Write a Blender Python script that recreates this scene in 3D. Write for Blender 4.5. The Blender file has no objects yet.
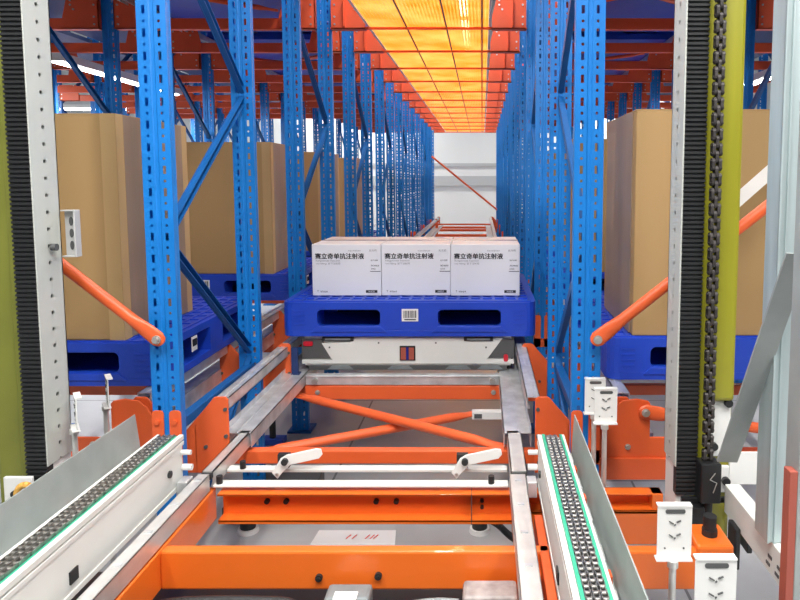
import bpy, bmesh, math, random
from mathutils import Vector, Matrix
random.seed(4)
PI = math.pi
S = bpy.context.scene
C = S.collection
H = 1.5                       # camera height; helper heights 'r' are measured from eye level
ORD = ['frontmost', 'second from the front', 'third from the front', 'fourth from the front', 'fifth from the front',
       'sixth from the front', 'seventh from the front', 'eighth from the front', 'ninth from the front', 'tenth from the front',
       'eleventh from the front', 'twelfth from the front', 'thirteenth from the front', 'fourteenth from the front',
       'fifteenth from the front', 'sixteenth from the front']

# ------------------------------------------------------------------ materials
def mat(name, col, rough=0.5, metal=0.0, noise=0.0, nscale=8.0, bump=0.0, bscale=60.0, coat=0.0, stretch=None, spec=0.5):
    m = bpy.data.materials.new(name); m.use_nodes = True
    nt = m.node_tree; b = nt.nodes['Principled BSDF']
    b.inputs['Roughness'].default_value = rough; b.inputs['Metallic'].default_value = metal
    b.inputs['Base Color'].default_value = (*col, 1)
    b.inputs['Coat Weight'].default_value = coat
    b.inputs['Specular IOR Level'].default_value = spec
    tc = nt.nodes.new('ShaderNodeTexCoord')
    src = tc.outputs['Object']
    if stretch:
        mp = nt.nodes.new('ShaderNodeMapping'); mp.inputs['Scale'].default_value = stretch
        nt.links.new(src, mp.inputs['Vector']); src = mp.outputs['Vector']
    if noise > 0:
        n = nt.nodes.new('ShaderNodeTexNoise'); n.inputs['Scale'].default_value = nscale; n.inputs['Detail'].default_value = 5
        nt.links.new(src, n.inputs['Vector'])
        r = nt.nodes.new('ShaderNodeValToRGB')
        r.color_ramp.elements[0].position = .3; r.color_ramp.elements[1].position = .7
        r.color_ramp.elements[0].color = (*[c * (1 - noise) for c in col], 1)
        r.color_ramp.elements[1].color = (*[min(1, c * (1 + noise)) for c in col], 1)
        nt.links.new(n.outputs['Fac'], r.inputs['Fac']); nt.links.new(r.outputs['Color'], b.inputs['Base Color'])
        rr = nt.nodes.new('ShaderNodeMapRange')
        rr.inputs['To Min'].default_value = max(.05, rough - .08); rr.inputs['To Max'].default_value = min(1, rough + .1)
        nt.links.new(n.outputs['Fac'], rr.inputs['Value']); nt.links.new(rr.outputs['Result'], b.inputs['Roughness'])
    if bump > 0:
        n2 = nt.nodes.new('ShaderNodeTexNoise'); n2.inputs['Scale'].default_value = bscale; n2.inputs['Detail'].default_value = 3
        nt.links.new(src, n2.inputs['Vector'])
        bp = nt.nodes.new('ShaderNodeBump'); bp.inputs['Strength'].default_value = bump; bp.inputs['Distance'].default_value = .004
        nt.links.new(n2.outputs['Fac'], bp.inputs['Height']); nt.links.new(bp.outputs['Normal'], b.inputs['Normal'])
    return m

def mnode(nt, op, a, b=None, c=None):
    n = nt.nodes.new('ShaderNodeMath'); n.operation = op
    for i, v in enumerate((a, b, c)):
        if v is None: continue
        if isinstance(v, (int, float)): n.inputs[i].default_value = v
        else: nt.links.new(v, n.inputs[i])
    return n.outputs[0]

def punched(name, col, rough, cx, pitch, slot_hw, slot_hl, dot_r, axis_x='X', noise=.08):
    """painted steel with real see-through punched slots and dots"""
    m = mat(name, col, rough, 0, noise, 6)
    nt = m.node_tree; b = nt.nodes['Principled BSDF']; out = nt.nodes['Material Output']
    tc = nt.nodes.new('ShaderNodeTexCoord'); sp = nt.nodes.new('ShaderNodeSeparateXYZ')
    nt.links.new(tc.outputs['Object'], sp.inputs[0])
    ax = mnode(nt, 'ABSOLUTE', sp.outputs[axis_x]); dx = mnode(nt, 'SUBTRACT', ax, cx)
    adx = mnode(nt, 'ABSOLUTE', dx)
    fz = mnode(nt, 'FRACT', mnode(nt, 'DIVIDE', sp.outputs['Z'], pitch))
    zz = mnode(nt, 'ABSOLUTE', mnode(nt, 'MULTIPLY', mnode(nt, 'SUBTRACT', fz, .5), pitch))
    if slot_hl > 0:
        s = mnode(nt, 'MULTIPLY', mnode(nt, 'LESS_THAN', adx, slot_hw), mnode(nt, 'LESS_THAN', zz, slot_hl))
        zd = mnode(nt, 'SUBTRACT', pitch / 2, zz)
    else:
        s = 0.0; zd = zz
    d2 = mnode(nt, 'ADD', mnode(nt, 'MULTIPLY', zd, zd), mnode(nt, 'MULTIPLY', dx, dx))
    dot = mnode(nt, 'LESS_THAN', d2, dot_r * dot_r)
    hole = mnode(nt, 'MAXIMUM', s, dot)
    tr = nt.nodes.new('ShaderNodeBsdfTransparent'); mx = nt.nodes.new('ShaderNodeMixShader')
    nt.links.new(hole, mx.inputs[0]); nt.links.new(b.outputs[0], mx.inputs[1]); nt.links.new(tr.outputs[0], mx.inputs[2])
    nt.links.new(mx.outputs[0], out.inputs['Surface'])
    return m

def emit(name, col, st):
    m = bpy.data.materials.new(name); m.use_nodes = True; nt = m.node_tree
    nt.nodes.remove(nt.nodes['Principled BSDF'])
    e = nt.nodes.new('ShaderNodeEmission'); e.inputs[0].default_value = (*col, 1); e.inputs[1].default_value = st
    nt.links.new(e.outputs[0], nt.nodes['Material Output'].inputs['Surface'])
    return m

M = {}
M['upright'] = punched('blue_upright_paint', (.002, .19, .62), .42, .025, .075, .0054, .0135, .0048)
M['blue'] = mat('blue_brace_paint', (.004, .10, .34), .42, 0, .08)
M['navy'] = mat('navy_paint', (.012, .035, .14), .45)
M['orange'] = mat('orange_paint', (.80, .125, .032), .4, 0, .06, 5)
M['carriage'] = mat('carriage_orange_paint', (.85, .165, .018), .33, 0, .04, 3, coat=.3)
M['deepred'] = mat('orange_red_beam_paint', (.80, .105, .032), .45, 0, .08, 4)
M['galv'] = mat('galvanised_steel', (.70, .72, .74), .32, .55, .2, 14, .1, 40)
M['galvmat'] = mat('dull_zinc_sheet', (.40, .44, .43), .5, .4, .12, 9)
M['alu'] = mat('brushed_aluminium', (.72, .72, .70), .38, .6, .08, 20)
M['white'] = mat('white_enamel', (.74, .75, .72), .42, 0, .04, 5)
M['cream'] = punched('cream_mast_rail', (.56, .58, .54), .45, .06, .051, .004, 0, .0066, axis_x='Y', noise=.03)
M['whitep'] = mat('white_powder_coat', (.82, .82, .80), .45)
M['olive_lit'] = mat('olive_paint_lit', (.26, .25, .014), .35, 0, .12, 3, coat=.3, stretch=(6, 6, .5))  # mast olive lightened: stronger light on the right put into the colour
M['olive_shaded'] = mat('olive_paint_shaded', (.20, .215, .032), .5, 0, .12, 4)  # same mast olive, dulled as shade on the left
M['black'] = mat('black_rubber', (.018, .019, .021), .5, 0, .1)
M['blackm'] = mat('black_steel', (.02, .021, .023), .35, .3)
M['dark'] = mat('dark_grey_panel', (.085, .088, .09), .5)
M['bolt'] = mat('zinc_bolt', (.6, .6, .58), .35, .8)
M['chain'] = mat('oiled_steel_chain', (.36, .35, .33), .33, .8, .3, 90)
M['rustchain'] = mat('dark_leaf_chain', (.05, .044, .043), .5, .4, .35, 60)
M['green'] = mat('green_wear_strip', (.04, .38, .23), .45)
M['pallet'] = mat('blue_plastic_pallet', (.012, .06, .52), .36, 0, .06, 5, .08, 30)
M['palletin'] = mat('pallet_blue_shaded', (.005, .02, .14), .6)  # pallet blue darkened as shade inside the fork openings
M['card'] = mat('brown_cardboard', (.40, .25, .105), .72, 0, .04, 2)
M['cardedge'] = mat('pale_corner_board', (.50, .33, .15), .7, 0, .04, 3)
M['cardside'] = mat('film_wrapped_cardboard', (.30, .205, .135), .5, 0, .14, 3, .5, 5, stretch=(3, 3, .3), coat=.1)
M['carton'] = mat('white_carton_board', (.76, .76, .80), .6, 0, .02, 4)
M['tape'] = mat('clear_tape', (.70, .70, .72), .2, coat=.5)
M['ink'] = mat('black_ink', (.02, .02, .025), .6)
M['inkgrey'] = mat('grey_ink', (.25, .25, .27), .6)
M['red'] = mat('red_plastic', (.6, .01, .03), .3)
M['pink'] = mat('red_pen_ink', (.75, .12, .12), .7)
M['paper'] = mat('white_paper', (.8, .8, .8), .7)
M['cast'] = mat('pale_grey_cast', (.5, .5, .5), .5)
M['strap'] = mat('yellow_strap', (.75, .42, .09), .6)
M['plum'] = mat('blue_plastic', (.02, .08, .5), .4)
M['glassblue'] = mat('sensor_glass', (.02, .03, .25), .15)
M['motor'] = mat('grey_cast_housing', (.23, .26, .27), .5, .3, .12, 20)
M['motorp'] = mat('stained_pale_housing', (.38, .34, .33), .5, .2, .3, 25)
M['redstrip'] = mat('dull_red', (.38, .09, .06), .45)  # plain dull red for the post edge strip and shuttle lenses
M['post'] = mat('pale_zinc_post', (.50, .60, .61), .4, .45, .1, 6, stretch=(5, 5, .4))
M['lamp'] = emit('lamp_tube', (1, .97, .92), 14)

def wall_mat():
    return mat('wall_panel', (.66, .68, .68), .7, 0, .05, .6)
M['wall'] = wall_mat()
M['walldark'] = mat('wall_girt', (.42, .44, .45), .7)
M['ceil'] = mat('ceiling_sheet', (.55, .56, .56), .8)
# floor: grey epoxy with sawn joints
def floor_mat():
    m = mat('floor_epoxy', (.47, .485, .50), .38, 0, .18, 1.6, spec=.6)
    nt = m.node_tree; b = nt.nodes['Principled BSDF']
    src = b.inputs['Base Color'].links[0].from_socket
    tc = nt.nodes.new('ShaderNodeTexCoord')
    br = nt.nodes.new('ShaderNodeTexBrick'); br.inputs['Scale'].default_value = 1
    br.inputs['Brick Width'].default_value = 3; br.inputs['Row Height'].default_value = 1.2; br.inputs['Mortar Size'].default_value = .006
    br.inputs['Color1'].default_value = br.inputs['Color2'].default_value = (1, 1, 1, 1); br.inputs['Mortar'].default_value = (.35, .35, .35, 1)
    nt.links.new(tc.outputs['Object'], br.inputs['Vector'])
    mx = nt.nodes.new('ShaderNodeMixRGB'); mx.blend_type = 'MULTIPLY'; mx.inputs[0].default_value = 1
    nt.links.new(src, mx.inputs[1]); nt.links.new(br.outputs['Color'], mx.inputs[2]); nt.links.new(mx.outputs[0], b.inputs['Base Color'])
    return m
M['floor'] = floor_mat()
def net_mat():
    m = bpy.data.materials.new('yellow_net'); m.use_nodes = True; nt = m.node_tree
    nt.nodes.remove(nt.nodes['Principled BSDF'])
    tc = nt.nodes.new('ShaderNodeTexCoord'); sp = nt.nodes.new('ShaderNodeSeparateXYZ'); nt.links.new(tc.outputs['Object'], sp.inputs[0])
    nz = nt.nodes.new('ShaderNodeTexNoise'); nz.inputs['Scale'].default_value = 3.5; nt.links.new(tc.outputs['Object'], nz.inputs['Vector'])
    def lines(o, p, w):
        w_ = mnode(nt, 'ADD', o, mnode(nt, 'MULTIPLY', nz.outputs['Fac'], .006))
        return mnode(nt, 'LESS_THAN', mnode(nt, 'FRACT', mnode(nt, 'DIVIDE', w_, p)), w)
    g = mnode(nt, 'MAXIMUM', lines(sp.outputs['X'], .022, .5), lines(sp.outputs['Y'], .03, .5))
    t = nt.nodes.new('ShaderNodeBsdfTranslucent'); d = nt.nodes.new('ShaderNodeBsdfDiffuse')
    r = nt.nodes.new('ShaderNodeValToRGB'); r.color_ramp.elements[0].position = .35; r.color_ramp.elements[1].position = .65
    r.color_ramp.elements[0].color = (1, .42, .07, 1); r.color_ramp.elements[1].color = (1, .60, .22, 1)
    nt.links.new(nz.outputs['Fac'], r.inputs[0])
    nt.links.new(r.outputs[0], t.inputs[0]); nt.links.new(r.outputs[0], d.inputs[0])
    a = nt.nodes.new('ShaderNodeMixShader'); a.inputs[0].default_value = .2
    nt.links.new(t.outputs[0], a.inputs[1]); nt.links.new(d.outputs[0], a.inputs[2])
    tr = nt.nodes.new('ShaderNodeBsdfTransparent'); tr.inputs[0].default_value = (1, .95, .8, 1)
    mx = nt.nodes.new('ShaderNodeMixShader')
    nt.links.new(g, mx.inputs[0]); nt.links.new(tr.outputs[0], mx.inputs[1]); nt.links.new(a.outputs[0], mx.inputs[2])
    nt.links.new(mx.outputs[0], nt.nodes['Material Output'].inputs['Surface'])
    return m
M['net'] = net_mat()

# ------------------------------------------------------------------ mesh helpers
class MB:
    def __init__(s): s.v = []; s.f = []; s.mi = []; s.mats = []; s.cur = 0; s.sm = []; s.st = []
    def use(s, m):
        if m not in s.mats: s.mats.append(m)
        s.cur = s.mats.index(m); return s
    def add(s, vs, fs, smooth=False):
        o = len(s.v); s.v += [tuple(v) for v in vs]
        for f in fs: s.f.append(tuple(o + i for i in f)); s.mi.append(s.cur); s.sm.append(smooth)
        return s
    def box(s, x0, x1, y0, y1, z0, z1):
        s.st.append((len(s.v), len(s.f)))
        if x0 > x1: x0, x1 = x1, x0
        if y0 > y1: y0, y1 = y1, y0
        if z0 > z1: z0, z1 = z1, z0
        vs = [(x0,y0,z0),(x1,y0,z0),(x1,y1,z0),(x0,y1,z0),(x0,y0,z1),(x1,y0,z1),(x1,y1,z1),(x0,y1,z1)]
        return s.add(vs, [(0,3,2,1),(4,5,6,7),(0,1,5,4),(1,2,6,5),(2,3,7,6),(3,0,4,7)])
    def prism(s, poly, axis, a, b):
        """poly: 2-D outline; axis Y: (x,z) / X: (y,z) / Z: (x,y)"""
        s.st.append((len(s.v), len(s.f)))
        if a > b: a, b = b, a
        n = len(poly)
        A = sum(poly[i][0]*poly[(i+1)%n][1]-poly[(i+1)%n][0]*poly[i][1] for i in range(n))
        if A < 0: poly = poly[::-1]
        if axis == 'Y': mk = lambda p, t: (p[0], t, p[1]); a, b = b, a
        elif axis == 'X': mk = lambda p, t: (t, p[0], p[1])
        else: mk = lambda p, t: (p[0], p[1], t)
        vs = [mk(p, a) for p in poly] + [mk(p, b) for p in poly]
        fs = [tuple(range(n))[::-1], tuple(range(n, 2*n))] + [(i, (i+1)%n, n+(i+1)%n, n+i) for i in range(n)]
        return s.add(vs, fs)
    def frame(s, p0, p1, up=None):
        d = (Vector(p1)-Vector(p0)).normalized()
        u = Vector(up) if up else (Vector((0,0,1)) if abs(d.z) < .95 else Vector((1,0,0)))
        x = d.cross(u).normalized(); z = x.cross(d).normalized()
        return d, x, z
    def bar(s, p0, p1, w, h, up=None):
        s.st.append((len(s.v), len(s.f)))
        d, x, z = s.frame(p0, p1, up); vs = []
        for p in (Vector(p0), Vector(p1)):
            for a, b in ((-1,-1),(1,-1),(1,1),(-1,1)): vs.append(p + x*(a*w/2) + z*(b*h/2))
        return s.add(vs, [(0,1,2,3),(7,6,5,4),(0,4,5,1),(1,5,6,2),(2,6,7,3),(3,7,4,0)])
    def tube(s, p0, p1, r, n=14, r1=None):
        s.st.append((len(s.v), len(s.f)))
        d, x, z = s.frame(p0, p1); r1 = r if r1 is None else r1; vs = []
        for p, q in ((Vector(p0), r), (Vector(p1), r1)):
            for i in range(n):
                a = 2*PI*i/n; vs.append(p + x*(q*math.cos(a)) + z*(q*math.sin(a)))
        s.add(vs, [(i, n+i, n+(i+1)%n, (i+1)%n) for i in range(n)], True)
        s.add(vs[:n], [tuple(range(n))]); s.add(vs[n:], [tuple(range(n))[::-1]])
        return s
    def path(s, pts, r, n=8):
        for a, b in zip(pts, pts[1:]): s.tube(a, b, r, n)
        return s
    def flatbrace(s, p0, p1, r, flat=.045, t=.008, up=(0,1,0)):
        """round tube whose ends are hammered flat, with rounded tips"""
        a, b = Vector(p0), Vector(p1); d, x, z = s.frame(a, b, up)
        # x lies across in the plane, z along 'up'
        L = (b-a).length; n = 16
        def ring(t_, w, h): return [a + d*t_ + x*(w*math.cos(2*PI*i/n)) + z*(h*math.sin(2*PI*i/n)) for i in range(n)]
        st = [(-r*1.2, r*.35, t), (-r*.9, r*1.0, t), (0, r*1.45, t), (flat, r*1.4, t), (flat*2.4, r, r), (L-flat*2.4, r, r), (L-flat, r*1.4, t), (L, r*1.45, t), (L+r*.9, r, t), (L+r*1.2, r*.35, t)]
        vs = []
        for q in st: vs += ring(*q)
        fs = []
        for k in range(len(st)-1):
            for i in range(n): fs.append((k*n+i, k*n+(i+1)%n, (k+1)*n+(i+1)%n, (k+1)*n+i))
        s.add(vs, fs, True); m = len(st)-1
        s.add(ring(*st[0]), [tuple(range(n))[::-1]]); s.add(ring(*st[m]), [tuple(range(n))])
        return s
    def each(s, name, m, parent, per=1, bevel=0):
        """every primitive (or group of per primitives) becomes a part of its own"""
        st = s.st[::per] + [(len(s.v), len(s.f))]; out = []
        for (v0, f0), (v1, f1) in zip(st, st[1:]):
            b = MB(); b.v = s.v[v0:v1]; b.f = [tuple(i-v0 for i in f) for f in s.f[f0:f1]]; b.mi = [0]*len(b.f); b.sm = s.sm[f0:f1]
            out.append(b.build(name, m, parent, bevel=bevel))
        return out
    def build(s, name, m=None, parent=None, origin=None, bevel=0, seg=2):
        pw = wloc(parent) if parent else Vector((0,0,0))
        if origin is None:
            if parent: origin = pw
            else:
                xs, ys, zs = zip(*s.v); origin = Vector(((min(xs)+max(xs))/2, (min(ys)+max(ys))/2, min(zs)))
        origin = Vector(origin)
        me = bpy.data.meshes.new(name); me.from_pydata([tuple(Vector(v)-origin) for v in s.v], [], s.f)
        mats = s.mats if s.mats else [m]
        for q in mats: me.materials.append(M[q] if isinstance(q, str) else q)
        for p, i, k in zip(me.polygons, s.mi, s.sm):
            if s.mats: p.material_index = i
            p.use_smooth = k
        bm = bmesh.new(); bm.from_mesh(me); bmesh.ops.recalc_face_normals(bm, faces=bm.faces); bm.to_mesh(me); bm.free()
        me.update()
        o = bpy.data.objects.new(name, me); C.objects.link(o)
        if parent: o.parent = parent
        o.location = origin - pw
        if bevel:
            b = o.modifiers.new('bevel', 'BEVEL'); b.width = bevel; b.segments = seg; b.limit_method = 'ANGLE'; b.angle_limit = math.radians(40)
        return o

def wloc(o):
    v = Vector(o.location); p = o.parent
    while p: v += Vector(p.location); p = p.parent
    return v
def tag(o, label, cat, group=None, kind=None):
    if label: o['label'] = label
    if cat: o['category'] = cat
    if group: o['group'] = group
    if kind: o['kind'] = kind
    return o
def thing(name, loc, label, cat, group=None):
    o = bpy.data.objects.new(name, None); o.empty_display_size = .1; C.objects.link(o); o.location = loc
    return tag(o, label, cat, group)
def kids(o): return [c for c in bpy.data.objects if c.parent == o]
KIDS = {}
def copy_tree(o, parent=None):
    c = o.copy(); C.objects.link(c)
    if parent: c.parent = parent
    if o.name not in KIDS: KIDS[o.name] = kids(o)
    for ch in KIDS[o.name]: copy_tree(ch, c)
    return c
def rrect(x0, x1, z0, z1, r, n=5):
    pts = []
    for cx, cz, a0 in ((x1-r, z1-r, 0), (x0+r, z1-r, 90), (x0+r, z0+r, 180), (x1-r, z0+r, 270)):
        for i in range(n+1):
            a = math.radians(a0 + 90*i/n); pts.append((cx + r*math.cos(a), cz + r*math.sin(a)))
    return pts
def bolt_y(mb, x, y, z, r=.012, t=.008):
    """bolt head facing the camera side (-Y)"""
    mb.tube((x, y, z), (x, y-t*.4, z), r*1.35, 14); mb.tube((x, y-t*.3, z), (x, y-t*1.3, z), r, 6)

# ------------------------------------------------------------------ setting
def struct(o): o['kind'] = 'structure'; return o
XL, XR, YB, YF, ZT = -11.0, 9.5, 17.0, -3.5, 8.5
struct(MB().box(XL, XR, YF, YB, -.1, 0).build('floor', 'floor'))
wb = struct(MB().box(XL, XR, YB, YB+.2, 0, ZT).build('wall_back', 'wall'))
struct(MB().box(XL, XR, YB-.04, YB, H+.38, H+.46).build('trim_1', 'walldark'))
struct(MB().box(XL, XR, YB-.06, YB, H-.12, H+.13).build('trim_2', 'walldark'))
struct(MB().box(XL-.2, XL, YF, YB, 0, ZT).build('wall_left', 'wall'))
struct(MB().box(XR, XR+.2, YF, YB, 0, ZT).build('wall_right', 'wall'))
struct(MB().box(XL, XR, YF, YB, ZT, ZT+.15).build('ceiling', 'ceil'))

# ------------------------------------------------------------------ racking
Y0, DY, NU = 2.19, .8, 16
YU = [Y0 + DY*i for i in range(NU)]
ROW = {'L1': -1.090, 'R1': .358, 'L2': -2.575, 'R2': 1.838, 'L3': -4.055, 'R3': 3.318, 'L4': -5.535}
UH = 4.3
def upright_mb(x, y):
    mb = MB(); w, dpt, t, g = .049, .034, .0025, .003
    out = [(-w-.014, dpt), (-w-.014, dpt-t), (-w, dpt-t), (-w, 0), (-.009, 0), (-.005, g), (.005, g), (.009, 0), (w, 0), (w, dpt-t), (w+.014, dpt-t), (w+.014, dpt)]
    inn = [(w-t, dpt), (w-t, t), (.010, t), (.006, g+t), (-.006, g+t), (-.010, t), (-w+t, t), (-w+t, dpt)]
    # build as a sheet: quads between outer and inner outlines
    front = [(-w+.016, dpt-t), (-w+t, dpt-t), (-w, 0), (-.009, 0), (-.005, g), (.005, g), (.009, 0), (w, 0), (w-t, dpt-t), (w-.016, dpt-t)]
    back = [(-w+.016, dpt), (-w, dpt), (-w+t, t), (-.010, t), (-.006, g+t), (.006, g+t), (.010, t), (w-t, t), (w, dpt), (w-.016, dpt)]
    n = len(front); z0, z1 = .0, UH
    vs = [(x+p[0], y+p[1], z0) for p in front] + [(x+p[0], y+p[1], z0) for p in back]
    vs += [(a, b, z1) for a, b, _ in vs]
    fs = []
    for i in range(n-1):
        fs += [(i, i+1, 2*n+i+1, 2*n+i), (n+i, 3*n+i, 3*n+i+1, n+i+1), (i, n+i, n+i+1, i+1), (2*n+i, 2*n+i+1, 3*n+i+1, 3*n+i)]
    fs += [(0, 2*n, 3*n, n), (n-1, 2*n-1, 4*n-1, 3*n-1)]
    return mb.add(vs, fs)
def make_frame(x, y):
    """two uprights (front at y, rear at y+DY) tied by zigzag braces"""
    root = thing('rack_frame', (x, y, 0), '', 'rack frame', None)
    for q in (0, DY):
        u = upright_mb(x, y+q).build('upright', 'upright', root, origin=(x, y+q, 0))
        MB().box(x-.07, x+.07, y+q-.03, y+q+.11, 0, .012).build('foot_plate', 'blue', u)
        if q: continue
        c = MB()                                  # orange beam connector hugging the post, two prongs
        for s_ in (-1, 1): c.prism(rrect(x+s_*.03-.02, x+s_*.03+.02, H-.98, H-.79, .012, 3), 'Y', y+q-.006, y+q-.001)
        c.box(x-.05, x+.05, y+q-.006, y+q-.001, H-.98, H-.93)
        c.use('bolt')
        for s_ in (-1, 1): c.tube((x+s_*.03, y+q-.006, H-.83), (x+s_*.03, y+q-.013, H-.83), .009, 8)
        c.mats = ['orange', 'bolt']; c.mi = [0 if i < len(c.mi)-6*0 else 1 for i in range(len(c.mi))]
        c.build('beam_connector', None, u)
    nodes = [(1, H-1.4), (0, H-.8-.6*0 - .0)]
    zz = [(0, H-1.38), (1, H-.81), (0, H-.20), (1, H+.39), (0, H+.99), (1, H+1.6), (0, H+2.2)]
    for (a, za), (b, zb) in zip(zz, zz[1:]):
        ya, yb = y+.035+a*DY, y+.035+b*DY
        br = MB(); dv = Vector((0, yb-ya, zb-za)).normalized()*.01
        br.bar((x-.012, ya, za), (x-.012, yb, zb), .036, .003, up=(1,0,0))
        br.bar((x-.012+.012, ya, za+.017), (x+.0, yb, zb+.017), .003, .024, up=(1,0,0))
        br.bar((x-.012+.012, ya, za-.017), (x+.0, yb, zb-.017), .003, .024, up=(1,0,0))
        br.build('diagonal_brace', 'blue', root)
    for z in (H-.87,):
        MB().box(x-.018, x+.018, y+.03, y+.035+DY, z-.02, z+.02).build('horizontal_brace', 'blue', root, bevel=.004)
    return root
def px(x, y): return 482 + 650*x/y
proto = make_frame(ROW['L1'], YU[0])
rowname = {'L1': 'first row left of the aisle', 'R1': 'first row right of the aisle', 'L2': 'second row left of the aisle', 'R2': 'second row right of the aisle', 'L3': 'third row left of the aisle', 'R3': 'third row right of the aisle', 'L4': 'fourth row left of the aisle'}
def setlab(o, k, idx):
    o['label'] = 'blue rack frame, %s in the %s' % (ORD[idx], rowname[k])
    o['group'] = 'blue rack frames along the racking'
used = False
for k, x in ROW.items():
    idx = 0
    for i in range(0, NU, 2):
        y = YU[i]
        if k in ('L1', 'R1'): vis = True
        else: vis = (10 < px(x, y+DY) < 790)
        if not vis: continue
        o = proto if not used else copy_tree(proto)
        used = True
        o.location = (x, y, 0); setlab(o, k, idx); idx += 1
SX = sorted(ROW.values())                       # row positions left to right

# gusset brackets carrying the rails on both sides of each upright, one lower crossbeam per bay
LANES = [('L3', ROW['L3'], ROW['L2']), ('L2', ROW['L2'], ROW['L1']), ('M', ROW['L1'], ROW['R1']), ('R2', ROW['R1'], ROW['R2']), ('R3', ROW['R2'], ROW['R3'])]
lane_words = {'M': 'the central aisle', 'L2': 'the lane left of the aisle', 'R2': 'the lane right of the aisle', 'L3': 'the second lane left', 'R3': 'the second lane right'}
def make_cross(xa, xb, y, name='rail_support_beam'):
    r = thing(name, ((xa+xb)/2, y, H-1.06), '', 'beam')
    b = MB(); b.box(xa+.17, xb-.17, y, y+.04, H-1.05, H-1.0); b.build('crossbeam', 'orange', r, bevel=.004)
    for s, x in ((1, xa), (-1, xb)):
        g = MB(); X = lambda d: x+s*d
        poly = [(X(.0), H-1.07), (X(.0), H-.93), (X(.10), H-.815), (X(.122), H-.788), (X(.13), H-.784), (X(.165), H-.784), (X(.175), H-.794), (X(.175), H-1.07)]
        g.prism(poly, 'Y', y-.03, y-.022)
        g.box(min(X(.05), X(.056)), max(X(.05), X(.056)), y-.03, y+.03, H-1.07, H-.88)
        gp = g.build('gusset_plate', 'orange', r, bevel=.002)
        q = MB()
        for dx, dz in ((.165, -.83), (.165, -.93), (.09, -.97), (.16, -1.03)): q.tube((X(dx), y-.03, H+dz), (X(dx), y-.036, H+dz), .007, 8)
        q.each('bolt', 'dark', gp)
    return r
cp = make_cross(0, 1.47, 0)
first = True
for k, xa, xb in LANES:
    w = xb-xa
    ii = range(0, NU) if k == 'M' else ([0, 1, 2, 3, 4, 5, 6, 7] if k in ('L2', 'R2') else [])
    for i in ii:
        if k == 'M' and i > 1 and i < NU-2 and i not in (3, 5, 7): continue
        y = 2.34 if i == 0 else YU[i]+.13
        o = cp if first else copy_tree(cp); first = False
        o.location = ((xa+xb)/2, y, H-1.06)
        o['label'] = 'orange beam under the rails of %s, %s' % (lane_words[k], ORD[i])
        o['group'] = 'orange beams under the rails'

# rails : upper (pallet) flange, web, lower (shuttle) flange
def make_rail(s, y0, y1, lower):
    """s=+1: rail on the left side of a lane (opens to +X); x=0 at web"""
    r = MB()
    t = .003
    def b(x0, x1, z0, z1): r.box(s*x0, s*x1, y0, y1, z0, z1)
    if lower:
        b(-.012, .09, -t, 0); b(.087, .09, -.055, 0); b(.03, .036, 0, .0025); b(-.012, -.009, -.055, 0); b(-.012, -.009, 0, .022)
    else:
        b(-.045, .005, -t, 0); b(-.045, -.045+t, -.045, 0); b(.002, .005, -.045, 0); b(-.024, -.018, 0, .0025); b(-.008, .005, -.045, -.042)
    return r
def rail_at(x, s, y0, y1, label, ztop, group, lower=False, name='pallet_rail'):
    o = make_rail(s, 0, y1-y0, lower).build(name, 'galv', None, origin=(0,0,0))
    o.location = (x, y0, H+ztop); tag(o, label, 'rail', group)
    return o
YE = YU[-1]+.1
OFF = .187
for k, xa, xb in LANES[1:4]:
    for s, x, sd in ((1, xa+(.145 if k == 'M' else OFF), 'left'), (-1, xb-OFF, 'right')):
        rail_at(x, s, 2.36, YE, 'galvanised upper rail at pallet level, %s side of %s' % (sd, lane_words[k]), -.80 if k == 'M' else -.785, 'galvanised upper rails')
        rail_at(x, s, 2.34, YE, 'flat galvanised lower rail, %s side of %s' % (sd, lane_words[k]), -.93, 'galvanised lower rails', True, 'shuttle_rail')
for x, sd in ((ROW['L1']+.305, 'left'), (ROW['R1']-.305, 'right')):  # steel rails; the white colour stands in for light on them
    o = MB().box(x-.008, x+.008, 3.0, YE, H+1.062, H+1.09).build('net_edge_rail', 'white', None); tag(o, 'thin rail whitened as if lit, along the %s edge of the yellow net' % sd, 'rail', 'rails edging the net, whitened as if lit')
for s, x, k in ((1, ROW['L2']+.2, 'L'), (-1, ROW['L1']-.2, 'L'), (1, ROW['R1']+.2, 'R'), (-1, ROW['R2']-.2, 'R')):
    rail_at(x, s, 3.2, YE, 'overhead galvanised rail above the carton lane %s of the aisle, its %s rail' % ('left' if k == 'L' else 'right', 'left' if s > 0 else 'right'), 1.24, 'galvanised rails of the level above')

# upper beams over the side lanes
def make_upper(w):
    r = thing('deck_beam', (0, 0, H+1.04), '', 'beam'); h = w/2
    MB().box(-h+.29, h-.29, 0, .05, H+1.04, H+1.115).build('beam_bar', 'deepred', r, bevel=.004)
    for s in (-1, 1):
        g = MB(); poly = [(s*(h-.05), H+1.04), (s*(h-.05), H+1.24), (s*(h-.27), H+1.24), (s*(h-.30), H+1.12), (s*(h-.30), H+1.04)]
        g.prism(poly, 'Y', -.012, -.002)
        g.box(min(s*(h-.05), s*(h-.30)), max(s*(h-.05), s*(h-.30)), -.012, .05, H+1.04, H+1.05)
        g.box(min(s*(h-.05), s*(h-.06)), max(s*(h-.05), s*(h-.06)), -.012, .05, H+1.04, H+1.24)
        gp = g.build('end_bracket', 'deepred', r, bevel=.002)
        q = MB()
        for dx, dz in ((.08, .03), (.08, .08), (.08, .16), (.24, .16), (.24, .19), (.22, .13)): q.tube((s*(h-dx), -.012, H+1.04+dz), (s*(h-dx), -.018, H+1.04+dz), .007, 8)
        q.each('bolt', 'bolt', gp)
    return r
up = make_upper(1.48); first = True
ALL = [('L4', ROW['L4'], ROW['L3'])] + LANES
lw2 = dict(lane_words); lw2['L4'] = 'the farthest lane left'; lw2['M'] = 'the aisle'
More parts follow.
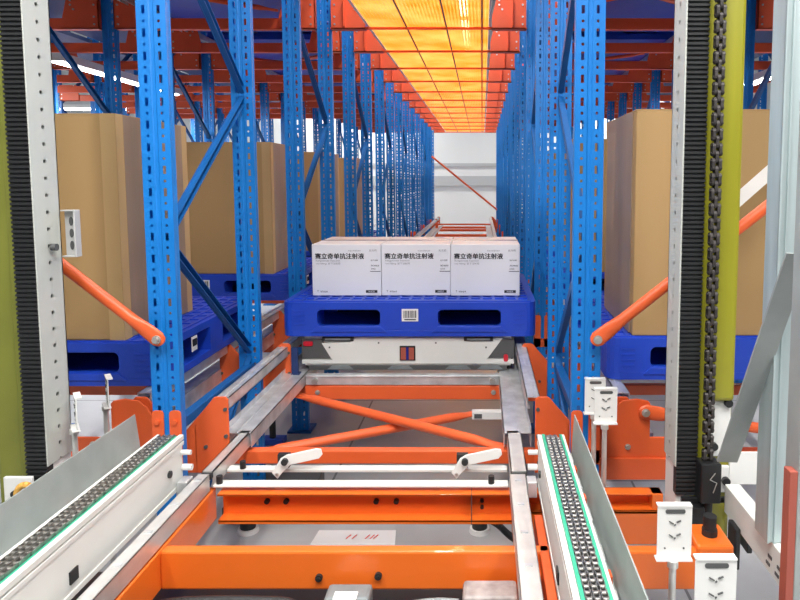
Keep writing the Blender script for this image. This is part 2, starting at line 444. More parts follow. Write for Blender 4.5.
for k, xa, xb in ALL:
    if k == 'M': continue
    xm = (xa+xb)/2; idx = 0
    for i in range(2, NU):
        y = YU[i]
        p0, p1 = px(xa, y), px(xb, y)
        if p1 < 20 or p0 > 790: continue
        if k in ('L4', 'L3', 'R3') and i > 11: continue
        o = up if first else copy_tree(up); first = False
        o.location = (xm, y-.02, H+1.04); o['label'] = 'orange overhead beam across %s, %s' % (lw2[k], ORD[idx])
        o['group'] = 'orange overhead beams'; idx += 1
# connector straps on upright fronts at the upper level are part of brackets; aisle crossbars with side brackets
def make_portal(w):
    r = thing('net_support_beam', (0, 0, H+1.04), '', 'beam'); h = w/2
    MB().box(-h+.285, h-.285, 0, .02, H+1.04, H+1.055).build('crossbar', 'deepred', r)
    for s in (-1, 1):
        g = MB(); poly = [(s*(h-.055), H+1.04), (s*(h-.055), H+1.24), (s*(h-.26), H+1.24), (s*(h-.29), H+1.12), (s*(h-.29), H+1.04)]
        g.prism(poly, 'Y', -.012, -.002)
        g.box(min(s*(h-.05), s*(h-.29)), max(s*(h-.05), s*(h-.29)), -.012, .06, H+1.04, H+1.05)
        g.box(min(s*(h-.145), s*(h-.15)), max(s*(h-.145), s*(h-.15)), -.05, -.012, H+1.05, H+1.24)
        gp = g.build('side_bracket', 'deepred', r, bevel=.002)
        q = MB()
        for dx, dz in ((.08, .03), (.08, .08), (.08, .16), (.24, .16), (.24, .19), (.22, .13)): q.tube((s*(h-dx), -.012, H+1.04+dz), (s*(h-dx), -.018, H+1.04+dz), .007, 8)
        q.each('bolt', 'bolt', gp)
    return r
wM = ROW['R1']-ROW['L1']; xM = (ROW['R1']+ROW['L1'])/2
pp = make_portal(wM)
for i in range(2, NU):
    o = pp if i == 2 else copy_tree(pp)
    o.location = (xM, YU[i]-.02, H+1.04)
    o['label'] = 'orange bar under the yellow net over the aisle, %s' % ORD[i-2]; o['group'] = 'orange bars under the yellow net'
# end portal closing the net
# net
nx0, nx1 = xM-.41, xM+.41
net = thing('safety_net', (xM, 8.8, H+1.065), 'translucent yellow safety net stretched overhead along the aisle', 'safety net')
MB().box(nx0, nx1, 3.0, YE-.05, H+1.066, H+1.069).build('netting', 'net', net)
for x in (-.52, -.245, 0.0):
    MB().tube((x, 3.0, H+1.056), (x, YE-.05, H+1.056), .006, 8).build('support_wire', 'dark', net)

# upper X braces
def xbrace(name, pa, pb, pc, pd, r, label, m='orange', cat='cross brace', group=None):
    c = [(pa[i]+pb[i]+pc[i]+pd[i])/4 for i in range(3)]
    t = thing(name, tuple(c), label, cat, group)
    for a, b in ((pa, pb), (pc, pd)):
        MB().flatbrace(a, b, r, up=(0,0,1)).build('brace_bar', m, t)
    return t
for k, xa, xb in (LANES[1], LANES[3]):
    for i in (2, 5, 8):
        y0, y1 = YU[i]+.08, YU[i+1]-.05
        xbrace('overhead_cross_brace', (xa+.32, y0, H+1.16), (xb-.32, y1, H+1.16), (xa+.32, y1, H+1.20), (xb-.32, y0, H+1.20), .017,
               'orange overhead cross brace in %s, %s' % (lane_words[k], {2: 'nearest', 5: 'middle', 8: 'farthest'}[i]), 'deepred', group='orange overhead cross braces')

# ------------------------------------------------------------------ pallets
def make_pallet(W=1.23, D=1.0, h=.167):
    r = thing('plastic_pallet', (0, 0, 0), '', 'pallet')
    w = W/2
    b = MB()
    R = .05
    o = [(-x_ if False else x_, y_) for x_, y_ in rrect(-w, w, 0, D, R, 4)]
    b.prism(o, 'Z', h-.032, h)                                  # deck slab
    b.prism(o, 'Z', 0, .030)                                    # runner ring
    # skirt pieces with two fork openings front and rear, rounded by corner fillets
    xs = [(-w, -w+.17), (-w+.475, -w+.775-.02), (w-.17, w)]
    ops = [(-w+.17, -w+.475), (w-.475+.0, w-.17)]
    xs = [(-w, ops[0][0]), (ops[0][1], ops[1][0]), (ops[1][1], w)]
    for y0, y1 in ((0, .14), (D/2-.07, D/2+.07), (D-.14, D)):
        for x0, x1 in xs:
            if x0 == -w or x1 == w:
                sx = -1 if x0 == -w else 1; xo, xi_ = (x0, x1) if sx < 0 else (x1, x0); q_ = .045
                fr = y0 == 0; bk = y1 == D
                pr = [(xi_, y0)]
                pr += [(xo-sx*q_*(1-math.sin(a)), y0+q_*(1-math.cos(a))) for a in [PI/2*i/4 for i in range(5)]] if fr else [(xo, y0)]
                pr += [(xo-sx*q_*(1-math.cos(a)), y1-q_*(1-math.sin(a))) for a in [PI/2*i/4 for i in range(5)]] if bk else [(xo, y1)]
                pr += [(xi_, y1)]
                b.prism(pr, 'Z', .03, h-.03)
            else: b.box(x0, x1, y0, y1, .03, h-.03)
    for x0, x1 in ops:                                         # lintel, sill and fillets of each opening
        for y0, y1 in ((0, .03), (D-.03, D)):
            b.box(x0, x1, y0, y1, h-.036, h-.03); b.box(x0, x1, y0, y1, .03, .052)
            for xx, s in ((x0, 1), (x1, -1)):
                for zz, q in ((h-.036, -1), (.052, 1)):
                    pts = [(xx, zz)] + [(xx+s*.022*(1-math.sin(a)), zz+q*.022*(1-math.cos(a))) for a in [PI/2*i/4 for i in range(5)]]
                    b.prism(pts, 'Y', y0, y1)
    body = b.build('body', 'pallet', r, bevel=.003)
    lp = MB()                                                  # sloping lip under each opening
    for x0, x1 in ops:
        lp.prism([(x0-.03, .022), (x1+.03, .022), (x1, .05), (x0, .05)], 'Y', -.006, .0)
    lp2 = lp; lp = MB()
    for s in (-1, 1):
        for k in range(4): lp.box(s*(w-.005)-.004, s*(w-.005)+.006*s, .10, .13-.0, .05+k*.022, .058+k*.022)
        for k in range(4): lp.box(s*(w-.055), s*(w-.11), -.003, 0, .055+k*.022, .060+k*.022)
    lp2.each('fork_entry_lip', 'pallet', r, bevel=.002)
    lp.each('corner_rib', 'pallet', r)
    g = MB()                                                   # lattice ribs of the deck
    n = 20
    for i in range(n+1):
        x = -w+.03 + (W-.06)*i/n; g.box(x-.007, x+.007, .02, D-.02, h, h+.005)
    for j in range(13):
        y = .02 + (D-.04)*j/12; g.box(-w+.03, w-.03, y-.007, y+.007, h, h+.005)
    g.build('deck_ribs', 'pallet', r)
    MB().box(-w+.05, w-.05, .45, .46, .03, h-.04).build('inner_rib', 'palletin', r)
    l = MB().use('paper').box(-.035, .045, -.003, 0, .075, .135)
    l.use('ink')
    x = -.028
    while x < .038:
        ww = random.choice((.0018, .003, .0045)); l.box(x, x+ww, -.0045, -.003, .092, .127); x += ww+random.choice((.002, .0035))
    l.box(-.022, .034, -.0045, -.003, .081, .086)
    lb = l.build('barcode_label', None, r); lb['label'] = 'white label with black barcode'
    ls = MB().use('paper').box(w, w+.003, .24, .29, .07, .13); ls.use('ink')
    y = .245
    while y < .284:
        ww = random.choice((.002, .004)); ls.box(w+.003, w+.0045, y, y+ww, .09, .12); y += ww+.003
    ls.build('side_label', None, r)
    return r
PB = -.751
pal = make_pallet()
def put(o, x, y, z, label, group=None):
    o.location = (x, y, z); o['label'] = label
    if group: o['group'] = group
    return o
put(pal, -.353, 3.1, H+PB, 'blue plastic pallet in the aisle carrying the three white cartons', None)
XLm = ROW['L1']-.74; XRm = ROW['R1']+.74
gl = 'blue pallets under the brown cartons'
for k, (y, w) in enumerate(((2.43, 'nearest'), (4.22, 'second'), (5.65, 'third'), (7.1, 'fourth'))):
    put(copy_tree(pal), XLm+.0, y, H-.782, 'blue plastic pallet under a brown carton, %s in the lane left of the aisle' % w, gl)
    put(copy_tree(pal), XRm+.01, y+.08, H-.782, 'blue plastic pallet under a brown carton, %s in the lane right of the aisle' % w, gl)
gu = 'blue pallets on the level above'
for k in range(7):
    for s, xm, wd in ((0, XLm, 'left'), (1, XRm, 'right')):
        put(copy_tree(pal), xm, 3.25+k*1.3, H+1.243, 'blue pallet overhead on the upper level %s of the aisle, %s' % (wd, ORD[k]), gu)

for k, xa, xb in ALL:  # decks added to block light above the side lanes
    if k == 'M': continue
    o = MB().box(xa+.075, xb-.075, 2.9, YE, H+1.45, H+1.49).build('light_blocking_deck', 'navy'); tag(o, 'added dark light-blocking deck above the orange beams of %s' % lw2[k], 'deck', 'added light-blocking decks')
# ------------------------------------------------------------------ brown cartons
def make_carton(W, D, h, s):
    """s=+1: the side facing the aisle is +X"""
    r = thing('pallet_carton', (0, 0, 0), '', 'carton')
    w = W/2; t = .012; b = MB()
    b.use('card').box(-w, w, 0, D, 0, h-.006)
    bo = b.build('body', None, r, bevel=.004)
    f = MB()                                                   # closed flaps meeting in the middle
    f.box(-w, w, 0, D/2-.002, h-.006, h); f.box(-w, w, D/2+.002, D, h-.006, h)
    f.each('top_flap', 'card', r)
    e = MB()                                                   # corner boards
    for x0 in (-w, w):
        for y0 in (0, D):
            sx = 1 if x0 < 0 else -1; sy = 1 if y0 == 0 else -1
            e.box(x0-sx*.003, x0+sx*.055, y0-sy*.003, y0, 0, h); e.box(x0-sx*.003, x0, y0-sy*.003, y0+sy*.05, 0, h)
    if s > 0: e.each('corner_board', 'cardedge', r, 2)
    sd = MB().box(s*w, s*(w+.004), .05, D-.05, .002, h-.004).build('film_wrap', 'cardside', r)
    sd['label'] = 'brown side under stretch film'
    return r
cl = make_carton(1.05, .58, .862, 1); cr = make_carton(1.05, .60, .885, -1)
gc = 'tall brown cartons on blue pallets'
z0 = H-.782+.172
for k, (y, w) in enumerate(((2.46, 'nearest'), (4.25, 'second'), (5.68, 'third'), (7.13, 'fourth'))):
    o = cl if k == 0 else copy_tree(cl); put(o, -1.375-.525, y, z0, 'tall brown carton on a blue pallet, %s in the lane left of the aisle' % w, gc)
    o = cr if k == 0 else copy_tree(cr); put(o, .595+.525, y+.07, z0, 'tall brown carton on a blue pallet, %s in the lane right of the aisle' % w, gc)

# ------------------------------------------------------------------ white cartons with their print
def text_mb(body, x, z, size, y, ext=.0004, sx=1.0, bold=0.0):
    cu = bpy.data.curves.new('t', 'FONT'); cu.body = body; cu.size = size; cu.extrude = 0; cu.offset = bold
    o = bpy.data.objects.new('t', cu); C.objects.link(o); bpy.context.view_layer.update()
    me = bpy.data.meshes.new_from_object(o.evaluated_get(bpy.context.evaluated_depsgraph_get()))
    vs = [(x+v.co.x*sx, y, z+v.co.y) for v in me.vertices]; fs = [tuple(p.vertices) for p in me.polygons]
    bpy.data.objects.remove(o); bpy.data.curves.remove(cu); bpy.data.meshes.remove(me)
    return vs, fs
W, D, h = .3485, .44, .262
def make_white():
    r = thing('white_carton', (0, 0, 0), '', 'carton'); w = W/2
    MB().box(-w, w, 0, D, 0, h).build('body', 'carton', r, bevel=.004)
    t = MB().box(-w+.004, w-.004, D/2-.03, D/2+.03, h, h+.0006).box(-w-.0006, -w, D/2-.03, D/2+.03, h-.06, h).box(w, w+.0006, D/2-.03, D/2+.03, h-.06, h)
    t.build('sealing_tape', 'tape', r)
    def pr(name, items, m, label=None):
        mb = MB()
        for it in items:
            if it[0] == 't': vs, fs = text_mb(*it[1:]); mb.add(vs, fs)
            else: mb.add([(it[1], it[5], it[3]), (it[2], it[5], it[3]), (it[2], it[5], it[4]), (it[1], it[5], it[4])], [(0,1,2,3)])
        o = mb.build(name, m, r)
        if label: o['label'] = label
    y = -.0012
    pr('product_title', [('t', '\u8d5b\u7acb\u5947\u5355\u6297\u6ce8\u5c04\u6db2', -w+.016, h-.072, .031, y, 0, 1.0), ('t', '\u8d5b\u7acb\u5947\u5355\u6297\u6ce8\u5c04\u6db2', -w+.0172, h-.0715, .031, y-.0002, 0, 1.0), ('t', '\u8d5b\u7acb\u5947\u5355\u6297\u6ce8\u5c04\u6db2', -w+.0150, h-.0724, .031, y-.0004, 0, 1.0)], 'ink', 'large black Chinese characters')
    pr('small_print', [('t', 'Xeligekimab Injection', -w+.018, h-.087, .0115, y, 0, 1.25), ('t', '1ml:100mg  \u76ae\u4e0b\u6ce8\u5c04\u7528', -w+.018, h-.102, .0115, y, 0, 1.1),
                       ('t', '\u6279\u51c6\u6587\u53f7\u56fd\u836f\u51c6\u5b57', w-.165, h-.036, .008, y), ('t', '\u5904\u65b9\u836f', w-.06, h-.036, .012, y, 0, 1.1)], 'inkgrey')
    pr('side_marks', [('t', '\u751f\u4ea7\u65e5\u671f', w-.052, h-.085, .009, y), ('t', '20240828', w-.052, h-.112, .0105, y, 0, 1), ('t', '\u6709\u6548\u671f', w-.052, h-.128, .008, y),
                      ('r', w-.055, w-.002, h-.139, h-.136, y)], 'ink')
    pr('maker_mark', [('t', 'T', -w+.024, .018, .014, y, 0, 1), ('t', '\u667a\u7fd4\u91d1\u6cf0', -w+.040, .018, .0095, y, 0, 1)], 'ink', 'small maker mark in black')
    pr('count_badge', [('r', w-.078, w-.020, .015, .029, y)], 'ink', 'black badge with white characters')
    pr('badge_text', [('t', '100\u76d2\u88c5', w-.068, .0185, .010, y-.0006, 0, 1)], 'carton')
    return r
wc = make_white()
for k, (x, w) in enumerate(((-.6835, 'left'), (-.3335, 'middle'), (.0165, 'right'))):
    o = wc if k == 0 else copy_tree(wc)
    put(o, x, 3.255+(.0, .004, -.002)[k], H+PB+.172, 'white printed medicine carton on the aisle pallet, %s of the three' % w, 'white cartons on the aisle pallet')

# ------------------------------------------------------------------ shuttle
sx0, sx1, sy = -.872, .142, 3.125
sh = thing('shuttle_car', ((sx0+sx1)/2, sy+.4, H-.93), 'flat white pallet shuttle with dark corners under the blue pallet', 'shuttle')
MB().box(sx0, sx1, sy+.01, sy+.93, H-.905, H-.757).build('body', 'white', sh, bevel=.004)
def zof(pyv): return H + (-.761 - (pyv-337)*.005)      # shuttle face rows measured from the photo
def xof(pxv): return (pxv-482)*(3.13+.06)/650
fp = MB().prism([(xof(356), zof(337)), (xof(503), zof(337.5)), (xof(487), zof(359)), (xof(514), zof(359)), (xof(514), zof(363.5)), (xof(302), zof(363.5)), (xof(302), zof(359.5)), (xof(332), zof(359.5)), (xof(322), zof(343)), (xof(350), zof(342))], 'Y', sy, sy+.012)
fpo = fp.build('face_plate', 'white', sh, bevel=.002)
q = MB()
for a, b in ((330, 347), (379, 342.5), (436, 342.5), (486, 347)): q.tube((xof(a), sy, zof(b)), (xof(a), sy-.004, zof(b)), .0045, 8)
q.each('screw', 'dark', fpo)
for a, b in (([(302, 339), (322, 339), (332, 358.5), (302, 358.5)], 'l'), ([(501, 339), (514, 339), (514, 358), (488, 358)], 'r')):
    MB().prism([(xof(i), zof(j)) for i, j in a], 'Y', sy+.002, sy+.011).build('corner_panel', 'dark', sh, bevel=.002)
for a, b in ((323, 354), (464, 493)):
    f = MB().box(xof(a), xof(b), sy-.006, sy+.01, zof(340.5), zof(336.8)).build('top_pad', 'blackm', sh)
    MB().box(xof(a+3), xof(b-3), sy-.009, sy-.005, zof(339.6), zof(337.6)).build('pad_insert', 'motor', f)
sw = MB().box(xof(400), xof(415.5), sy-.006, sy+.01, zof(360), zof(345.5)).build('sensor_window', 'blackm', sh, bevel=.001)
for a in (401.2, 409.2): MB().box(xof(a), xof(a+5), sy-.009, sy-.005, zof(358.8), zof(347)).use('redstrip').build('lens', 'redstrip', sw)
MB().box(xof(406.5), xof(408.8), sy-.009, sy-.005, zof(359), zof(346.5)).build('lens_divider', 'glassblue', sw)
MB().prism(rrect(xof(304), xof(313.5), zof(345.5), zof(341), .008, 3), 'Y', sy-.006, sy+.003).build('indicator_light', 'red', sh)
MB().prism(rrect(xof(503.5), xof(508), zof(361), zof(354), .008, 3), 'Y', sy-.006, sy+.003).build('indicator_light', 'red', sh)
MB().box(sx0+.02, sx1-.02, sy+.012, sy+.9, H-.928, H-.9).build('underbody', 'dark', sh)
for a in (340, 400, 458, 490):
    MB().prism([(xof(a-13), zof(369.5)), (xof(a-8), zof(365.5)), (xof(a+8), zof(365.5)), (xof(a+13), zof(369.5))], 'Y', sy+.005, sy+.03).build('skirt_pad', 'motor', sh)
for x in (sx0-.008, sx1-.02):
    for y in (sy+.08, sy+.8): MB().tube((x, y, H-.895), (x+.028, y, H-.895), .035, 20).build('wheel', 'black', sh)
# navy stop blocks at the rail corner
MB().box(-.918, -.888, 3.07, 3.085, H-.93, H-.80).box(-.918, -.88, 3.06, 3.1, H-.93, H-.924).build('rail_stop', 'navy').__setitem__('label', 'small navy stop bracket on the left rail beside the shuttle corner')
bpy.data.objects['rail_stop']['category'] = 'bracket'

# crossbeams under the shuttle
o = MB().box(-.845, .093, 3.05, 3.09, H-.976, H-.929).box(-.845, .093, 3.045, 3.05, H-.937, H-.929).build('galvanised_crossbeam', 'galv', None, bevel=.003)
tag(o, 'galvanised channel crossing the aisle just below the white shuttle', 'beam')
t = thing('orange_crossbeam', (-.37, 3.06, H-1.06), 'straight orange crossbeam with bolted ends below the galvanised channel', 'beam')
MB().box(-.85, .10, 3.05, 3.09, H-1.048, H-.98).build('beam_bar', 'orange', t, bevel=.004)
for x in (-.79, .055):
    q = MB(); bolt_y(q, x, 3.05, H-1.012, .009); q.build('bolt', 'bolt', t)
for x in (-.8, .05):
    q = MB(); q.tube((x, 3.05, H-.955), (x, 3.03, H-.955), .014, 10); q.build('end_bolt', 'bolt', bpy.data.objects['galvanised_crossbeam'])
t = thing('cross_brace', (-.38, 2.7, H-1.03), 'orange X-shaped brace lying flat between the aisle rails', 'cross brace')
MB().flatbrace((-.88, 3.02, H-1.015), (.07, 2.42, H-1.015), .02, up=(0,0,1)).build('brace_bar', 'orange', t)
MB().flatbrace((-.90, 2.45, H-1.06), (-.03, 2.90, H-1.06), .02, up=(0,0,1)).build('brace_bar', 'orange', t)
o = MB().box(-.045, .12, 2.865, 2.905, H-1.05, H-1.043).box(-.045, .12, 2.862, 2.866, H-1.075, H-1.043).build('connection_plate', 'whitep')
tag(o, 'short white plate joining the orange X brace to the right rail', 'plate')
q = MB().box(-.035, 0, 2.859, 2.862, H-1.07, H-1.05).build('plate_sticker', 'dark', o)

# far end guard, end cable brace
t = thing('end_guard', (-.38, 12.9, H-1.1), 'low orange guard frame closing the far end of the aisle', 'guard')
MB().bar((-.93, 12.9, H-.86), (.24, 12.9, H-.86), .03, .03).build('top_bar', 'orange', t)
MB().bar((-.93, 12.9, H-1.08), (.24, 12.9, H-1.08), .05, .05).build('bottom_bar', 'orange', t)
for x in (-.9, .2): MB().bar((x, 12.9, H-1.1), (x, 12.9, H-.83), .06, .05).build('guard_post', 'orange', t)
t = MB().tube((-1.07, 13.95, H+.52), (.33, 13.95, H-.62), .022, 10).build('end_brace', 'orange')
tag(t, 'thin orange diagonal brace across the far end of the aisle', 'brace')

# ------------------------------------------------------------------ rack braces reaching out to the masts
def brace(name, a, b, r, label, m='orange'):
    t = thing(name, a, label, 'brace'); MB().flatbrace(a, b, r, up=(0,1,0)).build('tube', m, t)
    q = MB(); bolt_y(q, a[0], a[1]-.008, a[2], .011, .012); q.build('bolt', 'bolt', t)
    return t
brace('mast_brace', (ROW['L1']+.0, 2.15, H-.53), (-1.62, 2.15, H-.10), .019, 'orange diagonal tube bolted to the nearest left blue upright')
brace('mast_brace', (ROW['R1']+.03, 2.15, H-.53), (1.12, 2.15, H+.06), .019, 'orange diagonal tube bolted to the nearest right blue upright')
brace('lower_brace', (.585, 2.27, H-.825), (1.1, 2.27, H-.90), .019, 'short orange tube bolted to the rounded bracket right of the right upright')
o = MB().bar((.84, 2.30, H-.125), (1.2, 2.30, H+.20), .003, .046, up=(0,0,1)).build('white_strap', 'whitep')
tag(o, 'white flat diagonal strap in front of the right brown carton', 'strap')
# outer gusset plates (rounded) beside both front uprights and their wide base plates
for s, x, w in ((-1, ROW['L1'], 'left'), (1, ROW['R1'], 'right')):
    X = lambda d: x+s*d
    t = thing('rail_bracket', (X(.2), 2.29, H-1.07), 'wide orange bracket plate with rounded top just outside the front %s blue upright' % w, 'bracket')
    poly = [(X(.06), H-1.08), (X(.06), H-.96), (X(.085), H-.88), (X(.12), H-.815), (X(.15), H-.79), (X(.2), H-.783), (X(.24), H-.79), (X(.25), H-.8), (X(.25), H-.925), (X(.46), H-.925), (X(.46), H-1.08)]
    MB().prism(poly, 'Y', 2.285, 2.295).build('plate', 'orange', t, bevel=.003)
    MB().box(X(.06), X(.46), 2.275, 2.285, H-1.08, H-1.0).build('base_strip', 'orange', t, bevel=.002)
    for dx, dz in ((.17, -.96), (.32, -.95)):
        q = MB(); bolt_y(q, X(dx), 2.285, H+dz, .008); q.build('bolt', 'bolt', t)

# ------------------------------------------------------------------ lift carriage (orange frame with rails)
hc = thing('lift_carriage', (-.37, 1.85, H-1.15), 'orange lift carriage frame with two channel beams in the foreground', 'lift carriage')
zt = H-.99
b = MB().box(-.865, .6, 1.665, 1.70, zt-.108, zt).build('front_beam', 'carriage', hc, bevel=.006)
q = MB()
for x, z in ((-.437, -1.060), (-.278, -1.055)): q.tube((x, 1.665, H+z), (x, 1.655, H+z), .0095, 14); q.tube((x, 1.657, H+z), (x, 1.650, H+z), .006, 6)
q.each('bolt', 'black', b, 2)
b = MB()
b.box(-.84, .125, 1.985, 2.035, zt-.006, zt).box(-.84, .125, 2.029, 2.035, zt-.093, zt).box(-.84, .125, 1.985, 2.035, zt-.093, zt-.085).box(-.84, .125, 1.985, 1.989, zt-.007, zt)
b.box(-.84, .125, 1.985, 1.989, zt-.099, zt-.085)
rb = b.build('rear_beam', 'carriage', hc, bevel=.002)
q = MB()
for x in (-.695, -.633, -.342, -.277): q.tube((x, 2.029, zt-.042), (x, 2.018, zt-.042), .0085, 12)
for z in (.04, .062): q.tube((-.0, 2.029, zt-z), (-.0, 2.02, zt-z), .006, 12)
q.each('bolt', 'black', rb)
MB().box(-.0345, -.0325, 1.983, 2.03, zt-.1, zt+.001).build('joint_seam', 'dark', rb)
b = MB().box(.145, .575, 1.99, 2.035, zt-.006, zt).box(.145, .575, 2.029, 2.035, zt-.10, zt).box(.145, .575, 1.975, 2.035, zt-.06, zt-.05).box(.54, .575, 1.985, 2.035, zt-.06, zt)
b.box(.145, .575, 1.975, 1.985, zt-.16, zt-.05)
b.build('side_extension', 'carriage', hc, bevel=.002)
for x0, x1 in ((-.905, -.865), (.095, .125)):
    MB().box(x0, x1, 1.0, 2.04, zt-.108, zt-.002).build('side_member', 'carriage', hc, bevel=.004)
MB().box(.155, .18, 1.25, 1.86, zt-.10, zt-.0).build('slider_bar', 'orange', hc, bevel=.003)
MB().box(.145, .30, 1.62, 1.665, zt-.108, zt-.04).build('right_block', 'carriage', hc, bevel=.003)
MB().box(.575, .675, 1.66, 1.78, H-1.025, H-.972).build('end_cap', 'carriage', hc, bevel=.008)
# carriage rails
for x0, x1, sd in ((-.905, -.868, 'l'), (.087, .138, 'r')):
    r = MB(); r.box(x0, x1, .9, 2.0, H-.935, H-.93).box(x0, x0+.003, .9, 2.0, H-.985, H-.93).box(x1-.003, x1, .9, 2.0, H-.985, H-.93)
    ro = r.build('carriage_rail', 'alu', hc, bevel=.001)
    q = MB()
    for k in range(6):
        y = 1.2+k*.15; xm_ = (x0+x1)/2; q.box(xm_-.010, xm_+.010, y, y+.012, H-.93, H-.9275)
    q.each('rail_clip', 'galv', ro)
for x0, x1 in ((-.90, -.865), (.093, .145)):          # short link rails between carriage and rack
    r = MB(); r.box(x0, x1, 2.02, 2.36, H-.935, H-.93).box(x0, x0+.003, 2.02, 2.36, H-.985, H-.93).box(x1-.003, x1, 2.02, 2.36, H-.985, H-.93)
    ro = r.build('link_rail', 'alu', hc)
    MB().box(x0, x1, 2.0, 2.021, H-.95, H-.934).build('gap_pad', 'black', ro)
for y0_, y1_, z_ in ((2.004, 2.045, .978), (2.122, 2.155, .982)):
    MB().box(-.862, .085, y0_, y1_, H-z_, H-.97).build('white_crossbar', 'white', hc, bevel=.003)
for x, y in ((-.845, 2.02), (.03, 2.02), (-.81, 2.13)):
    MB().tube((x, y, H-.97), (x, y, H-.945), .010, 12).build('rubber_stop', 'black', hc)

# white bent lock levers
LZ = H-.928
for x, w in ((-.655, 'left'), (-.055, 'right')):
    t = thing('lock_lever', (x, 2.10, LZ), 'white bent lock lever with black pivot bolt, %s one of the two' % w, 'lever')
    P = [(-.048, -.046), (-.030, -.066), (-.014, -.046), (.014, -.018), (.110, .004), (.122, .018), (.118, .036), (.100, .038), (.002, .016), (-.018, .004)]
    MB().prism([(x+a, LZ+b_) for a, b_ in P], 'Y', 2.10, 2.108).build('lever_plate', 'whitep', t, bevel=.002)
    MB().tube((x-.002, 2.10, LZ-.004), (x-.002, 2.087, LZ-.004), .011, 16).build('pivot_bolt', 'black', t)
    MB().tube((x-.030, 2.10, LZ-.048), (x-.030, 2.093, LZ-.048), .005, 8).build('pin', 'bolt', t)
    MB().box(x-.030, x+.008, 2.108, 2.13, LZ-.03, LZ+.014).build('pivot_block', 'black', t)

# ------------------------------------------------------------------ chain conveyors
def chain_mb(x0, strands, sp, y0, y1, z, pitch=.0195):
    mb = MB(); n = int((y1-y0)/pitch)
    for s in range(strands):
        x = x0+s*sp
        for k in range(n):
            y = y0+k*pitch
            mb.tube((x-sp*.32, y, z), (x+sp*.32, y, z), .0052, 6)
            if k % 2 == 0:
                for q in (-1, 1): mb.box(x+q*sp*.40-.0007, x+q*sp*.40+.0007, y-.004, y+pitch+.004, z-.0055, z+.0055)
            else:
                for q in (-1, 1): mb.box(x+q*sp*.30-.0007, x+q*sp*.30+.0007, y-.004, y+pitch+.004, z-.0055, z+.0055)
    return mb
def conveyor(xi, s, label, gt, gb, green):
    """xi: inner face, s: direction outwards"""
    y0, y1 = .95, 2.0
    t = thing('chain_conveyor', (xi+s*.04, (y0+y1)/2, H-.97), label, 'conveyor')
    X = lambda d: xi+s*d
    b = MB()
    b.box(X(0), X(.014), y0, y1, H-.815, H-.80)                  # top lip
    b.box(X(.004), X(.085), y0, y1-.02, H-.955, H-.83)
    b.box(X(.0), X(.012), y0, y1, H-.832, H-.820)
    b.box(X(0), X(.006), y0, y1, H-.96, H-.945)
    b.box(X(.002), X(.004), y0, y1-.01, H-.95, H-.83)
    b.box(X(.076), X(.085), y0, y1, H-.83, H-.80)
    body = b.build('profile_body', 'white', t, bevel=.002)
    MB().box(X(.014), X(.022), y0, y1-.01, H-.83, H-.795 if green else H-.802).build('wear_strip', 'green', t)
    MB().box(X(.068), X(.076), y0, y1-.01, H-.83, H-.795 if green else H-.802).build('wear_strip', 'green', t)
    MB().box(X(.022), X(.068), y0, y1-.02, H-.83, H-.812).build('chain_bed', 'black', t)
    chain_mb(min(X(.030), X(.062)), 3, .016, y0, y1-.005, H-.800).build('chain', 'chain', t)
    e = MB().tube((X(.028), y1-.005, H-.826), (X(.062), y1-.005, H-.826), .024, 20); e.build('end_sprocket', 'chain', t)
    # mounting bits on the inner side
    q = MB(); q.box(X(-.002), X(.003), 1.42, 1.45, H-.925, H-.895); q.build('square_hole', 'black', body)
    q = MB(); q.tube((X(.002), 1.90, H-.885), (X(-.004), 1.90, H-.885), .011, 14); q.build('cable_hole', 'black', body)
    q = MB(); q.tube((X(0), 1.98, H-.85), (X(-.03), 1.98, H-.85), .008, 12).tube((X(0), 1.985, H-.90), (X(-.03), 1.985, H-.90), .010, 12); q.each('end_stud', 'whitep', t)
    MB().box(X(-.035), X(-.005), 1.93, 1.98, H-.975, H-.925).build('end_foot', 'galv', t, bevel=.003)
    for k, y in enumerate((1.05, 1.22, 1.39, 1.56, 1.73, 1.90)):
        a = MB().box(X(.085), X(gb-.002), y, y+.065, H-.885, H-.845).build('guide_bracket', 'cast', t, bevel=.003)
        MB().box(X(.087), X(gb-.004), y+.09, y+.15, H-.90, H-.87).build('cable_clip', 'black', t)
        if k in (1, 3, 4): MB().box(X(.088), X(.10), y+.082, y+.11, H-.85, H-.83).build('red_clip', 'orange', t)
    g = MB()                                                       # leaning guide plate
    tx, bx = X(gt), X(gb)
    pts = [(bx, H-.86), (bx+s*.003, H-.86), (tx+s*.003, H-.73), (tx, H-.73)]
    g.prism(pts, 'Y', .95, 1.985)
    g.prism([(X(gb), H-.86), (X(gb), H-.857), (X(.085), H-.857), (X(.085), H-.86)], 'Y', .95, 1.93)
    g.build('guide_plate', 'galvmat', t)
    return t
conveyor(-.945, -1, 'left chain conveyor with white side profile and oiled triple chain', .143, .128, False)
conveyor(.175, 1, 'right chain conveyor with green wear strips and oiled triple chain', .114, .106, True)

